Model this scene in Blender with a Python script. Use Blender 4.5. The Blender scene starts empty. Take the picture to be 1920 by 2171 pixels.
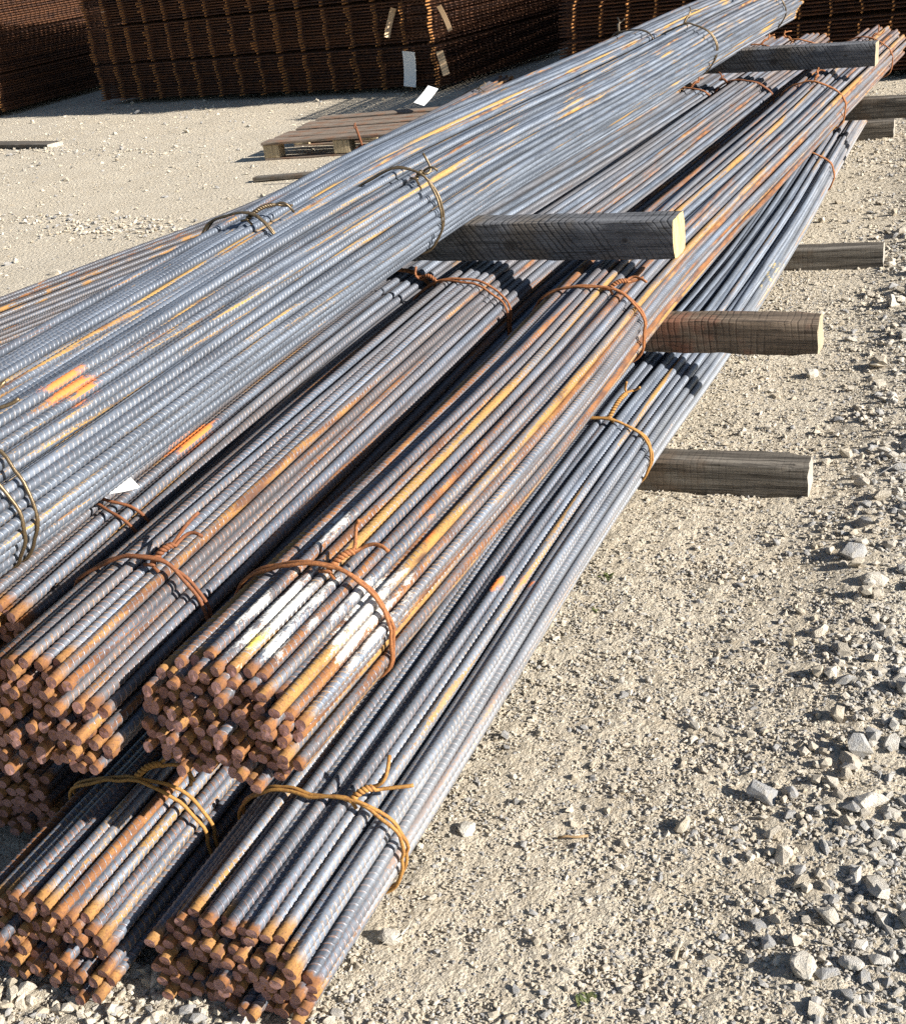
import bpy, bmesh, math, random
import numpy as np
from mathutils import Vector, Matrix, noise as mnoise

R = math.radians
scene = bpy.context.scene
C = scene.collection

# ------------------------------------------------------------------ camera
CAM_YAW, CAM_PITCH, CAM_ROLL, CAM_H, CAM_F = R(27.04), R(25.89), R(-8.08), 1.388, 2606.0
cy, sy, cp, sp = math.cos(CAM_YAW), math.sin(CAM_YAW), math.cos(CAM_PITCH), math.sin(CAM_PITCH)
fwd = Vector((-sy * cp, cy * cp, -sp)); rgt = Vector((cy, sy, 0)); upv = rgt.cross(fwd)
rr = math.cos(CAM_ROLL) * rgt + math.sin(CAM_ROLL) * upv
uu = -math.sin(CAM_ROLL) * rgt + math.cos(CAM_ROLL) * upv
cam = bpy.data.cameras.new('camera')
cam.sensor_fit = 'HORIZONTAL'; cam.sensor_width = 36.0
cam.lens = 36.0 * CAM_F / 1920.0
cam.clip_start = 0.05; cam.clip_end = 600.0
camo = bpy.data.objects.new('camera', cam); C.objects.link(camo)
M = Matrix((rr, uu, -fwd)).transposed().to_4x4()
M.translation = Vector((0, 0, CAM_H))
camo.matrix_world = M
scene.camera = camo

# ------------------------------------------------------------------ light
SUN_AZ, SUN_EL = R(-1.5), R(25.0)       # azimuth from +X towards +Y
world = bpy.data.worlds.new('World'); scene.world = world; world.use_nodes = True
wn = world.node_tree.nodes; wl = world.node_tree.links
bgn = wn['Background']
skyn = wn.new('ShaderNodeTexSky'); skyn.sky_type = 'NISHITA'; skyn.sun_disc = False
skyn.sun_elevation = SUN_EL; skyn.sun_rotation = math.pi / 2 - SUN_AZ
skyn.altitude = 100; skyn.air_density = 1.0; skyn.dust_density = 0.6; skyn.ozone_density = 1.5
wl.new(skyn.outputs['Color'], bgn.inputs['Color']); bgn.inputs['Strength'].default_value = 0.05
sun = bpy.data.lights.new('sun', 'SUN'); sun.energy = 5.0; sun.angle = R(0.5); sun.color = (1.0, 0.955, 0.885)
suno = bpy.data.objects.new('sun', sun); C.objects.link(suno)
sd = Vector((math.cos(SUN_EL) * math.cos(SUN_AZ), math.cos(SUN_EL) * math.sin(SUN_AZ), math.sin(SUN_EL)))
suno.rotation_euler = sd.to_track_quat('Z', 'Y').to_euler(); suno.location = sd * 30
vs = scene.view_settings
vs.view_transform = 'Standard'; vs.look = 'None'; vs.gamma = 1.0; vs.use_curve_mapping = False
vs.exposure = 1.14
scene.cycles.max_bounces = 6; scene.cycles.diffuse_bounces = 3; scene.cycles.glossy_bounces = 3
scene.cycles.use_denoising = False

# ------------------------------------------------------------------ node helpers
class NT:
    def __init__(s, name):
        s.mat = bpy.data.materials.new(name); s.mat.use_nodes = True
        s.t = s.mat.node_tree; s.n = s.t.nodes; s.b = s.n['Principled BSDF']
    def new(s, t, **kw):
        n = s.n.new(t)
        for k, v in kw.items(): setattr(n, k, v)
        return n
    def put(s, sock, v):
        if hasattr(v, 'is_linked'): s.t.links.new(v, sock)
        elif v is not None:
            try: sock.default_value = v
            except Exception:
                sock.default_value = (*v, 1.0)
    def math(s, op, a, b=None, c=None, clamp=False):
        n = s.new('ShaderNodeMath', operation=op); n.use_clamp = clamp
        for i, v in enumerate((a, b, c)):
            if v is not None: s.put(n.inputs[i], v)
        return n.outputs[0]
    def vmath(s, op, a, b=None):
        n = s.new('ShaderNodeVectorMath', operation=op)
        s.put(n.inputs[0], a)
        if b is not None: s.put(n.inputs[1], b)
        return n.outputs['Value'] if op in ('LENGTH', 'DISTANCE', 'DOT_PRODUCT') else n.outputs[0]
    def mix(s, f, a, b):
        n = s.new('ShaderNodeMix', data_type='RGBA')
        s.put(n.inputs[0], f); s.put(n.inputs[6], a if hasattr(a, 'is_linked') else (*a, 1)); s.put(n.inputs[7], b if hasattr(b, 'is_linked') else (*b, 1))
        return n.outputs[2]
    def mixf(s, f, a, b):
        n = s.new('ShaderNodeMix', data_type='FLOAT')
        s.put(n.inputs[0], f); s.put(n.inputs[2], a); s.put(n.inputs[3], b)
        return n.outputs[0]
    def noise(s, vec, scale, detail=4, rough=0.55, dist=0.0):
        n = s.new('ShaderNodeTexNoise'); n.inputs['Scale'].default_value = scale; n.inputs['Detail'].default_value = detail
        n.inputs['Roughness'].default_value = rough; n.inputs['Distortion'].default_value = dist
        if vec is not None: s.put(n.inputs['Vector'], vec)
        return n.outputs['Fac']
    def voronoi(s, vec, scale, feature='F1', out='Distance'):
        n = s.new('ShaderNodeTexVoronoi', feature=feature); n.inputs['Scale'].default_value = scale
        if vec is not None: s.put(n.inputs['Vector'], vec)
        return n.outputs[out]
    def scale(s, vec, sc): return s.vmath('MULTIPLY', vec, sc)
    def ramp(s, f, lo, hi, a=0.0, b=1.0):
        n = s.new('ShaderNodeMapRange'); n.interpolation_type = 'SMOOTHSTEP'
        s.put(n.inputs[0], f); s.put(n.inputs[1], lo); s.put(n.inputs[2], hi); s.put(n.inputs[3], a); s.put(n.inputs[4], b)
        return n.outputs[0]
    def comb(s, x, y, z):
        n = s.new('ShaderNodeCombineXYZ'); s.put(n.inputs[0], x); s.put(n.inputs[1], y); s.put(n.inputs[2], z); return n.outputs[0]
    def sep(s, v):
        n = s.new('ShaderNodeSeparateXYZ'); s.put(n.inputs[0], v); return n.outputs
    def objco(s): return s.new('ShaderNodeTexCoord').outputs['Object']
    def pos(s): return s.new('ShaderNodeNewGeometry').outputs['Position']
    def rnd(s): return s.new('ShaderNodeObjectInfo').outputs['Random']
    def attr(s, name): return s.new('ShaderNodeAttribute', attribute_name=name).outputs['Fac']
    def bump(s, h, strength, dist):
        n = s.new('ShaderNodeBump'); n.inputs['Strength'].default_value = strength; n.inputs['Distance'].default_value = dist
        s.put(n.inputs['Height'], h); s.put(s.b.inputs['Normal'], n.outputs[0])
    def out(s, color=None, rough=None, metal=None, spec=None):
        if color is not None: s.put(s.b.inputs['Base Color'], color if hasattr(color, 'is_linked') else (*color, 1))
        if rough is not None: s.put(s.b.inputs['Roughness'], rough)
        if metal is not None: s.put(s.b.inputs['Metallic'], metal)
        if spec is not None: s.put(s.b.inputs['Specular IOR Level'], spec)
        return s.mat

BAR_L = 6.1

def steel_material(name, rust=0.3, warm=0.0, yellow=0.3, valley=0.5, endlen=0.05, paints=(), bright=1.0, dust=0.0, sfreq=46):
    """Ribbed reinforcing steel: blue-grey mill scale, streaks of rust, rusty cut ends, sprayed paint marks."""
    t = NT(name)
    oc = t.objco(); r = t.rnd()
    off = t.comb(t.math('MULTIPLY', r, 13.7), t.math('MULTIPLY', r, 411.0), t.math('MULTIPLY', r, 71.3))
    v = t.vmath('ADD', oc, off)
    rib = t.attr('rib'); edge = t.attr('edge')
    r2 = t.math('FRACT', t.math('MULTIPLY', r, 37.31))
    r3 = t.math('FRACT', t.math('MULTIPLY', r, 91.73))
    # mill scale
    n0 = t.noise(t.scale(v, (70, 5, 70)), 1.0, 4)
    n1 = t.noise(t.scale(v, (260, 160, 260)), 1.0, 3)
    sc_dark = (0.066 * bright, 0.080 * bright, 0.104 * bright); sc_light = (0.158 * bright, 0.186 * bright, 0.232 * bright)
    brn = (0.125 * bright, 0.105 * bright, 0.093 * bright)
    col = t.mix(t.ramp(t.math('ADD', t.math('MULTIPLY', n0, 0.8), t.math('MULTIPLY', n1, 0.3)), 0.36, 0.72), sc_dark, sc_light)
    wm = t.math('MULTIPLY', t.ramp(t.math('ADD', t.noise(t.scale(v, (40, 1.2, 40)), 1.0, 4), t.math('MULTIPLY', r2, 0.35)), 0.42, 0.75), warm, clamp=True)
    col = t.mix(wm, col, brn)
    tone = t.math('ADD', 0.72, t.math('MULTIPLY', r3, 0.5))
    mulc = t.new('ShaderNodeMix', data_type='RGBA', blend_type='MULTIPLY'); mulc.inputs[0].default_value = 1.0
    t.put(mulc.inputs[6], col); t.put(mulc.inputs[7], t.comb(tone, tone, tone)); col = mulc.outputs[2]
    # rib tops rubbed bare
    worn = t.math('MULTIPLY', t.ramp(t.math('ADD', rib, t.math('MULTIPLY', t.math('SUBTRACT', n1, 0.5), 0.9)), 0.62, 0.95), t.math('ADD', 0.35, t.math('MULTIPLY', r3, 0.4)))
    col = t.mix(worn, col, (0.34, 0.37, 0.42))
    # rust: long streaks on some sides, and in the valleys between the ribs
    st = t.noise(t.scale(v, (sfreq, 1.5, sfreq)), 1.0, 5, 0.6)
    fine = t.noise(t.scale(v, (330, 200, 330)), 1.0, 4, 0.65)
    pres = t.math('ADD', st, t.math('MULTIPLY', t.math('SUBTRACT', fine, 0.5), 0.28))
    pres = t.math('ADD', pres, t.math('MULTIPLY', t.math('SUBTRACT', r2, 0.5), 0.23))
    pres = t.math('ADD', pres, t.math('MULTIPLY', t.math('SUBTRACT', 0.5, rib), 0.10 * valley))
    th = 0.74 - 0.30 * rust
    m_st = t.ramp(pres, th, th + 0.09)
    # rusty cut ends
    y = t.sep(oc)[1]
    yf = t.math('MINIMUM', y, t.math('SUBTRACT', BAR_L, y))
    fe = t.noise(t.scale(v, (150, 60, 150)), 1.0, 4)
    elen = t.math('MULTIPLY', t.math('ADD', 0.35, t.math('MULTIPLY', r3, 1.1)), endlen)
    em = t.ramp(t.math('ADD', yf, t.math('MULTIPLY', t.math('SUBTRACT', fe, 0.5), endlen * 1.4)), t.math('MULTIPLY', elen, 1.7), t.math('MULTIPLY', elen, 0.5))
    # beyond the end the valleys stay rusty for a while
    vz = t.math('MULTIPLY', t.ramp(t.math('ADD', yf, t.math('MULTIPLY', t.math('SUBTRACT', st, 0.5), 2.0)), 2.4, 0.10), valley, clamp=True)
    vr = t.math('MULTIPLY', vz, t.ramp(t.math('ADD', edge, t.math('MULTIPLY', t.math('SUBTRACT', fine, 0.5), 2.4)), 0.22, 0.62))
    rustm = t.math('MAXIMUM', t.math('MAXIMUM', m_st, em), vr)
    hue = t.noise(t.scale(v, (60, 14, 60)), 1.0, 4)
    c_or = (0.265, 0.108, 0.032); c_ye = (0.43, 0.255, 0.07); c_dk = (0.10, 0.045, 0.026)
    rc = t.mix(t.ramp(hue, 0.30, 0.62), c_dk, c_or)
    rc = t.mix(t.math('MULTIPLY', t.ramp(t.math('ADD', hue, t.math('MULTIPLY', t.math('SUBTRACT', r3, 0.5), 0.5)), 0.42 if yellow < 0.9 else 0.22, 0.68 if yellow < 0.9 else 0.5), yellow, clamp=True), rc, c_ye)
    mott = t.noise(t.scale(v, (420, 300, 420)), 1.0, 3, 0.7)
    rc = t.mix(t.math('MULTIPLY', em, 0.45), rc, c_or)
    rc = t.mix(t.math('MULTIPLY', t.ramp(mott, 0.46, 0.66), 0.65), rc, c_dk)
    col = t.mix(rustm, col, rc)
    if dust > 0:
        Pd = t.pos(); dn = t.noise(t.scale(Pd, (25, 6, 25)), 1.0, 4)
        dm = t.math('MULTIPLY', t.ramp(t.math('ADD', t.sep(Pd)[2], t.math('MULTIPLY', t.math('SUBTRACT', dn, 0.5), 0.16)), 0.25, 0.08), t.math('MULTIPLY', t.ramp(yf, 0.04, 0.30), dust))
        col = t.mix(dm, col, (0.36, 0.36, 0.355))
    # sprayed paint marks
    pm_all = None
    if paints:
        P = t.pos()
        pn = t.noise(t.scale(P, (60, 22, 60)), 1.0, 5, 0.6)
        pn2 = t.noise(t.scale(P, (420, 320, 420)), 1.0, 3)
        nz = t.sep(t.new('ShaderNodeNewGeometry').outputs['True Normal'])[2]
        for (pc, ctr, rad, thr) in paints:
            d = t.vmath('LENGTH', t.vmath('DIVIDE', t.vmath('SUBTRACT', P, ctr), rad))
            e = t.math('ADD', t.math('ADD', d, t.math('MULTIPLY', t.math('SUBTRACT', pn, 0.5), 2.2)), t.math('MULTIPLY', t.math('SUBTRACT', pn2, 0.5), 0.7))
            pm = t.math('MULTIPLY', t.ramp(e, thr + 0.30, thr - 0.10), t.ramp(nz, -0.1, 0.35))
            col = t.mix(pm, col, pc)
            pm_all = pm if pm_all is None else t.math('MAXIMUM', pm_all, pm)
    nonmetal = rustm if pm_all is None else t.math('MAXIMUM', rustm, pm_all)
    t.out(col, t.mixf(nonmetal, t.math('ADD', 0.38, t.math('MULTIPLY', n1, 0.26)), 0.82), t.math('MULTIPLY', t.math('SUBTRACT', 1.0, nonmetal), t.math('ADD', 0.30, t.math('MULTIPLY', worn, 0.5))))
    t.bump(t.math('ADD', fine, t.math('MULTIPLY', n1, 0.4)), 0.35, 0.0006)
    return t.mat

def simple_rust(name, c1, c2, c3=None, sc=120, rough=0.8, metal=0.0, bmp=0.0006):
    t = NT(name); v = t.objco(); r = t.rnd()
    v = t.vmath('ADD', v, t.comb(t.math('MULTIPLY', r, 31.0), t.math('MULTIPLY', r, 17.0), r))
    n = t.noise(v, sc, 5, 0.6); n2 = t.noise(v, sc * 3.1, 3)
    c = t.mix(t.ramp(t.math('ADD', n, t.math('MULTIPLY', t.math('SUBTRACT', r, 0.5), 0.35)), 0.36, 0.64), c1, c2)
    if c3: c = t.mix(t.ramp(n2, 0.52, 0.7), c, c3)
    t.out(c, rough, metal); t.bump(n2, 0.5, bmp)
    return t.mat

def wood_material(name, cols, along=0, saw=0.5, dark=0.0, sawdir=0.35, knots=(), rings=None):
    """Sawn timber: grain along one object axis, saw marks across it, checks, weathering."""
    t = NT(name); v = t.objco()
    s = [42, 42, 42]; s[along] = 1.6
    g = t.noise(t.scale(v, tuple(s)), 1.0, 6, 0.62, 0.4)
    s2 = [210, 210, 210]; s2[along] = 5.0
    g2 = t.noise(t.scale(v, tuple(s2)), 1.0, 4, 0.6)
    bl = t.noise(v, 7.0, 4)
    c = t.mix(t.ramp(g, 0.34, 0.66), cols[0], cols[1])
    c = t.mix(t.math('MULTIPLY', t.ramp(bl, 0.48, 0.66), 0.85), c, cols[2])
    c = t.mix(t.math('MULTIPLY', t.ramp(g2, 0.50, 0.66), 0.8), c, tuple(x * 0.35 for x in cols[0]))
    # saw marks
    xyz = t.sep(v)
    a = xyz[along]; o = xyz[2] if along != 2 else xyz[1]
    ph = t.math('ADD', t.math('ADD', a, t.math('MULTIPLY', o, sawdir)), t.math('MULTIPLY', bl, 0.035))
    w = t.math('SINE', t.math('MULTIPLY', ph, 2 * math.pi / 0.017))
    w2 = t.noise(t.comb(t.math('MULTIPLY', ph, 130.0), 0.0, 0.0), 1.0, 2)
    sm = t.math('MULTIPLY', t.math('MULTIPLY', t.ramp(t.math('ADD', t.math('MULTIPLY', w, 0.25), w2), 0.55, 0.8), saw), t.ramp(bl, 0.3, 0.55))
    c = t.mix(sm, c, tuple(x * 0.3 for x in cols[0]))
    for (kx, kz, kr) in knots:
        dk = t.vmath('LENGTH', t.vmath('MULTIPLY', t.vmath('SUBTRACT', v, (kx, 0.0, kz)), (0.75 / kr, 0.25 / kr, 1.0 / kr)))
        dk = t.math('ADD', dk, t.math('MULTIPLY', t.math('SUBTRACT', g, 0.5), 0.8))
        kring = t.math('MULTIPLY', t.ramp(t.math('SINE', t.math('MULTIPLY', dk, 9.0)), 0.1, 0.9), t.ramp(dk, 2.6, 1.0))
        c = t.mix(t.math('MULTIPLY', t.math('MAXIMUM', t.ramp(dk, 1.0, 0.55), t.math('MULTIPLY', kring, 0.55)), 0.8), c, (0.035, 0.03, 0.027))
    if rings:
        dr = t.vmath('LENGTH', t.vmath('MULTIPLY', t.vmath('SUBTRACT', v, (0.0, rings[0], rings[1])), (0.0, 1.0, 1.0)))
        rg = t.math('SINE', t.math('MULTIPLY', t.math('ADD', dr, t.math('MULTIPLY', bl, 0.012)), 2 * math.pi / 0.006))
        c = t.mix(t.math('MULTIPLY', t.ramp(rg, 0.2, 0.95), 0.5), c, tuple(x * 0.5 for x in cols[0]))
    # dark checks along the grain
    s3 = [70, 70, 70]; s3[along] = 2.2
    ck = t.noise(t.scale(v, tuple(s3)), 1.0, 3, 0.5, 0.2)
    c = t.mix(t.math('MULTIPLY', t.ramp(t.math('ABSOLUTE', t.math('SUBTRACT', ck, 0.5)), 0.012, 0.0), 0.75), c, (0.02, 0.017, 0.014))
    t.out(c, 0.85, 0.0, 0.25)
    t.bump(t.math('SUBTRACT', t.math('ADD', g2, t.math('MULTIPLY', g, 0.6)), t.math('MULTIPLY', sm, 0.5)), 0.8, 0.004)
    return t.mat

MAT = {}
MAT['bar_end'] = simple_rust('rusty_cut_end', (0.23, 0.112, 0.095), (0.37, 0.205, 0.185), (0.36, 0.165, 0.06), 90)
MAT['tie_orange'] = simple_rust('rusty_wire', (0.19, 0.066, 0.024), (0.33, 0.125, 0.038), (0.11, 0.045, 0.022), 160, 0.78)
MAT['tie_yellow'] = simple_rust('ochre_rusted_wire', (0.27, 0.115, 0.030), (0.40, 0.205, 0.048), (0.16, 0.065, 0.024), 160, 0.78)
MAT['tie_dark'] = simple_rust('dark_oiled_wire', (0.055, 0.045, 0.036), (0.16, 0.115, 0.065), (0.24, 0.17, 0.09), 130, 0.42, 0.6)
MAT['tag_white'] = simple_rust('white_tag', (0.80, 0.80, 0.78), (0.86, 0.86, 0.84), None, 30, 0.5)
MAT['tag_print'] = simple_rust('grey_print', (0.42, 0.42, 0.42), (0.5, 0.5, 0.5), None, 30, 0.6)
MAT['tag_tan'] = simple_rust('tan_tag', (0.62, 0.40, 0.22), (0.70, 0.50, 0.30), None, 30, 0.6)

# ------------------------------------------------------------------ object helpers
def mesh_np(name, verts, faces, mats=(), smooth=False, attrs=None, matidx=None):
    me = bpy.data.meshes.new(name)
    me.from_pydata([tuple(v) for v in verts] if not isinstance(verts, np.ndarray) else verts.tolist(), [], faces)
    for m in mats: me.materials.append(m)
    if smooth: me.polygons.foreach_set('use_smooth', np.ones(len(me.polygons), bool))
    if matidx is not None: me.polygons.foreach_set('material_index', np.asarray(matidx, np.int32))
    for k, a in (attrs or {}).items():
        at = me.attributes.new(k, 'FLOAT', 'POINT'); at.data.foreach_set('value', np.asarray(a, np.float32))
    me.update()
    return me

def add(name, me, parent=None, loc=(0, 0, 0), rot=(0, 0, 0)):
    o = bpy.data.objects.new(name, me); C.objects.link(o)
    o.location = loc; o.rotation_euler = rot
    if parent is not None: o.parent = parent
    return o

def tag(o, label, cat=None, group=None, kind=None):
    if label: o['label'] = label
    if cat: o['category'] = cat
    if group: o['group'] = group
    if kind: o['kind'] = kind
    return o

def empty(name, loc, label, cat, group=None, rot=(0, 0, 0)):
    o = add(name, None, None, loc, rot); o.empty_display_size = 0.1
    return tag(o, label, cat, group)

def tube(path, rad, n=8, closed=False, jit=0.0, rng=None):
    p = np.asarray(path, float); m = len(p)
    if closed: tg = np.roll(p, -1, 0) - np.roll(p, 1, 0)
    else:
        tg = np.gradient(p, axis=0)
    tg /= np.linalg.norm(tg, axis=1)[:, None] + 1e-12
    up = np.array([0, 0, 1.0]) if abs(tg[0][2]) < 0.9 else np.array([1.0, 0, 0])
    V = []
    u = np.cross(tg[0], up); u /= np.linalg.norm(u)
    for i in range(m):
        u = u - tg[i] * (u @ tg[i]); u /= np.linalg.norm(u); w = np.cross(tg[i], u)
        rd = rad * (1 + (rng.uniform(-jit, jit) if rng is not None else 0))
        for k in range(n):
            a = 2 * math.pi * k / n
            V.append(p[i] + rd * (math.cos(a) * u + math.sin(a) * w))
    F = []
    for i in range(m if closed else m - 1):
        j = (i + 1) % m
        for k in range(n):
            k2 = (k + 1) % n
            F.append((i * n + k, i * n + k2, j * n + k2, j * n + k))
    if not closed:
        F.append(tuple(range(n - 1, -1, -1))); F.append(tuple((m - 1) * n + k for k in range(n)))
    return V, F

def join_parts(parts):
    V, F = [], []
    for v, f in parts:
        b = len(V); V.extend(v); F.extend([tuple(i + b for i in q) for q in f])
    return V, F

def spline(ctrl, y):
    """monotone-ish cubic through control values (Catmull-Rom in y)."""
    ys = np.array([c[0] for c in ctrl]); vals = np.array([c[1:] for c in ctrl])
    y = np.clip(np.asarray(y, float), ys[0], ys[-1])
    m = np.gradient(vals, ys, axis=0)
    i = np.clip(np.searchsorted(ys, y) - 1, 0, len(ys) - 2)
    h = (ys[i + 1] - ys[i]); s = (y - ys[i]) / h
    s = s[..., None]; h = h[..., None]
    return ((2 * s**3 - 3 * s**2 + 1) * vals[i] + (s**3 - 2 * s**2 + s) * h * m[i] + (-2 * s**3 + 3 * s**2) * vals[i + 1] + (s**3 - s**2) * h * m[i + 1])

def vnoise(x, y, seed=0):
    xi = np.floor(x).astype(np.int64); yi = np.floor(y).astype(np.int64); fx = x - xi; fy = y - yi
    fx = fx * fx * (3 - 2 * fx); fy = fy * fy * (3 - 2 * fy)
    def h(a, b):
        k = (a * 374761393 + b * 668265263 + seed * 1442695041) & 0xffffffff
        k = ((k ^ (k >> 13)) * 1274126177) & 0xffffffff
        return ((k ^ (k >> 16)) & 0xffff) / 65535.0
    return (h(xi, yi) * (1 - fx) + h(xi + 1, yi) * fx) * (1 - fy) + (h(xi, yi + 1) * (1 - fx) + h(xi + 1, yi + 1) * fx) * fy

# ------------------------------------------------------------------ ground
def ground_z(x, y):
    x = np.asarray(x, float); y = np.asarray(y, float)
    z = 0.022 * (vnoise(x * 0.9, y * 0.9, 3) - 0.5) + 0.012 * (vnoise(x * 3.1, y * 3.1, 5) - 0.5)
    z += 0.006 * (vnoise(x * 11, y * 11, 7) - 0.5)
    far = np.clip((np.hypot(x + 1, y - 3) - 25) / 60, 0, 1)
    z += far * 0.5 * (vnoise(x * 0.05, y * 0.05, 9) - 0.5)
    # a little ridge of coarse stone pushed up along the right
    return z + 0.03 * np.exp(-((x + 0.10 + 0.05 * y) / 0.16) ** 2) * np.clip((y - 1.0), 0, 1)

def ground_mat():
    t = NT('crushed_limestone_ground'); P = t.pos()
    n = t.noise(P, 3.0, 6, 0.6); n2 = t.noise(P, 60.0, 5, 0.7); n3 = t.noise(P, 330.0, 3, 0.7); n4 = t.noise(P, 0.6, 4)
    c = t.mix(t.ramp(n, 0.35, 0.65), (0.54, 0.455, 0.335), (0.64, 0.555, 0.425))
    c = t.mix(t.ramp(n2, 0.38, 0.66), c, (0.69, 0.615, 0.49))
    c = t.mix(t.math('MULTIPLY', t.ramp(n3, 0.52, 0.66), 0.8), c, (0.27, 0.225, 0.165))
    c = t.mix(t.math('MULTIPLY', t.ramp(n4, 0.45, 0.7), 0.4), c, (0.52, 0.47, 0.39))
    vv = t.voronoi(P, 55.0, 'F1', 'Distance'); vc = t.voronoi(P, 160.0, 'F1', 'Distance')
    t.out(c, 0.95, 0.0, 0.15)
    h = t.math('ADD', t.math('ADD', t.math('MULTIPLY', n2, 1.0), t.math('MULTIPLY', vv, -0.7)), t.math('ADD', t.math('MULTIPLY', n3, 0.5), t.math('MULTIPLY', vc, -0.35)))
    t.bump(h, 0.9, 0.016)
    return t.mat

gx = np.concatenate([-np.geomspace(300, 14, 18), np.arange(-13.5, -1.75, 0.12), np.arange(-1.7, 0.7, 0.012), np.geomspace(0.75, 300, 34)])
gy = np.concatenate([-np.geomspace(300, 0.25, 26), np.arange(-0.15, 0.6, 0.08), np.arange(0.62, 3.2, 0.012), np.arange(3.24, 16, 0.09), np.geomspace(16.5, 400, 18)])
GX, GY = np.meshgrid(gx, gy)
GZ = ground_z(GX, GY)
fine = ((GX > -1.75) & (GX < 0.75) & (GY > 0.55) & (GY < 3.25))
GZ = GZ + fine * (0.007 * (vnoise(GX * 38, GY * 38, 21) - 0.5) + 0.006 * (vnoise(GX * 75, GY * 75, 22) - 0.5))
nx, ny = len(gx), len(gy)
gv = np.stack([GX.ravel(), GY.ravel(), GZ.ravel()], 1)
ii = np.arange(ny - 1)[:, None] * nx + np.arange(nx - 1)[None]
gf = np.stack([ii, ii + 1, ii + nx + 1, ii + nx], -1).reshape(-1, 4).tolist()
ground = add('ground', mesh_np('ground', gv, gf, (ground_mat(),), True))
tag(ground, None, None, None, 'structure')

# ------------------------------------------------------------------ timbers
def timber_mesh(name, Lx, W, H, mats, seed, rough=0.0012, bev=0.0028, wear=0.0):
    """Sawn post along -X from the origin (right end at x=0, front face at y=0, bottom at z=0); end grain on material 1."""
    rng = np.random.default_rng(seed)
    nx = max(10, int(Lx / 0.03)); prof = []
    k = 5
    b = bev
    ring = []
    for (p, q) in (((b, 0), (W - b, 0)), ((W, b), (W, H - b)), ((W - b, H), (b, H)), ((0, H - b), (0, b))):
        for s in range(k): ring.append((p[0] + (q[0] - p[0]) * s / (k - 1), p[1] + (q[1] - p[1]) * s / (k - 1)))
    ring = np.array(ring); m = len(ring)
    V = []
    warp = rng.uniform(-1, 1, 4)
    for i in range(nx + 1):
        x = -Lx * i / nx
        u = i / nx
        oy = 0.004 * warp[0] * math.sin(u * 3.0 + warp[1]); oz = 0.003 * warp[2] * math.sin(u * 2.6 + warp[3])
        for (yy, zz) in ring:
            edge = min(abs(zz - H), abs(zz)) < b * 1.2 and min(abs(yy), abs(yy - W)) < b * 1.2
            a = rough * (2.2 if edge else 1.0)
            c1, c2 = yy - W / 2, zz - H / 2
            sh = 1.0 - (a / 0.05) * abs(rng.normal()) * 0.6
            if edge and wear > 0:
                sh -= wear * max(0, mnoise.noise(Vector((x * 9, yy * 20 + seed, zz * 20)))) * 0.5
                if i < 2: sh -= wear * 0.35
            V.append((x + (rng.normal() * 0.0012 if i in (0, nx) else 0), W / 2 + c1 * sh + oy, H / 2 + c2 * sh + (oz if True else 0)))
    F, mi = [], []
    for i in range(nx):
        for j in range(m):
            j2 = (j + 1) % m
            F.append((i * m + j, (i + 1) * m + j, (i + 1) * m + j2, i * m + j2)); mi.append(0)
    F.append(tuple(range(m))); mi.append(1)
    F.append(tuple(nx * m + j for j in range(m - 1, -1, -1))); mi.append(1)
    me = mesh_np(name, V, F, mats, True, None, mi)
    me.set_sharp_from_angle(angle=R(32))
    return me

W_dark = wood_material('blue_grey_sawn_wood', ((0.105, 0.107, 0.115), (0.165, 0.168, 0.178), (0.15, 0.125, 0.10)), 0, 0.85, 0, 0.75, knots=((-0.42, 0.042, 0.016), (-0.12, 0.05, 0.007)))
W_end = wood_material('fresh_end_grain', ((0.62, 0.45, 0.21), (0.70, 0.53, 0.28), (0.58, 0.42, 0.22)), 2, 0.0, rings=(0.16, -0.05))
W_red = wood_material('reddish_weathered_wood', ((0.12, 0.092, 0.067), (0.235, 0.178, 0.128), (0.23, 0.105, 0.065)), 0, 0.55, 0, 0.05)
W_redend = wood_material('weathered_end_grain', ((0.40, 0.33, 0.22), (0.48, 0.40, 0.28), (0.36, 0.29, 0.2)), 2, 0.0, rings=(0.03, 0.14))
W_old = wood_material('old_grey_wood', ((0.075, 0.065, 0.053), (0.22, 0.195, 0.162), (0.13, 0.095, 0.066)), 0, 0.15, 0, 0.0)
W_oldend = wood_material('bleached_end_grain', ((0.42, 0.38, 0.32), (0.50, 0.46, 0.40), (0.38, 0.33, 0.27)), 2, 0.0, rings=(-0.02, 0.03))
TG = 'timber spacers under the rebar bundles'
def timber(x, y, z, yaw, tilt, H, W, Lx, mats, seed, label, wear=0.0):
    o = add('timber', timber_mesh('timber', Lx, W, H, mats, seed, wear=wear), None, (x, y, z), (0, -R(tilt), R(yaw)))
    # R(tilt): the fit tilts the +X end up by 'tilt'
    return tag(o, label, 'timber', TG)
timber(-0.440, 2.756, -0.010, 1.62, 0.23, 0.095, 0.091, 2.05, (W_old, W_oldend), 1, 'nearest weathered timber lying on the gravel under the lowest bundles', 0.25)
timber(-0.475, 4.652, -0.008, 2.56, 0.77, 0.099, 0.095, 1.9, (W_old, W_oldend), 2, 'pale topped timber on the ground, second from the camera', 0.1)
timber(-0.690, 7.105, -0.006, 2.4, 0.0, 0.095, 0.095, 1.5, (W_old, W_oldend), 3, 'farthest ground timber, under the far ends of the bundles', 0.1)
timber(-0.455, 2.994, 0.279, 0.16, -0.1, 0.090, 0.091, 1.55, (W_red, W_redend), 4, 'reddish topped timber wedged between lowest and middle bundles, jutting right', 0.2)
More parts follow.
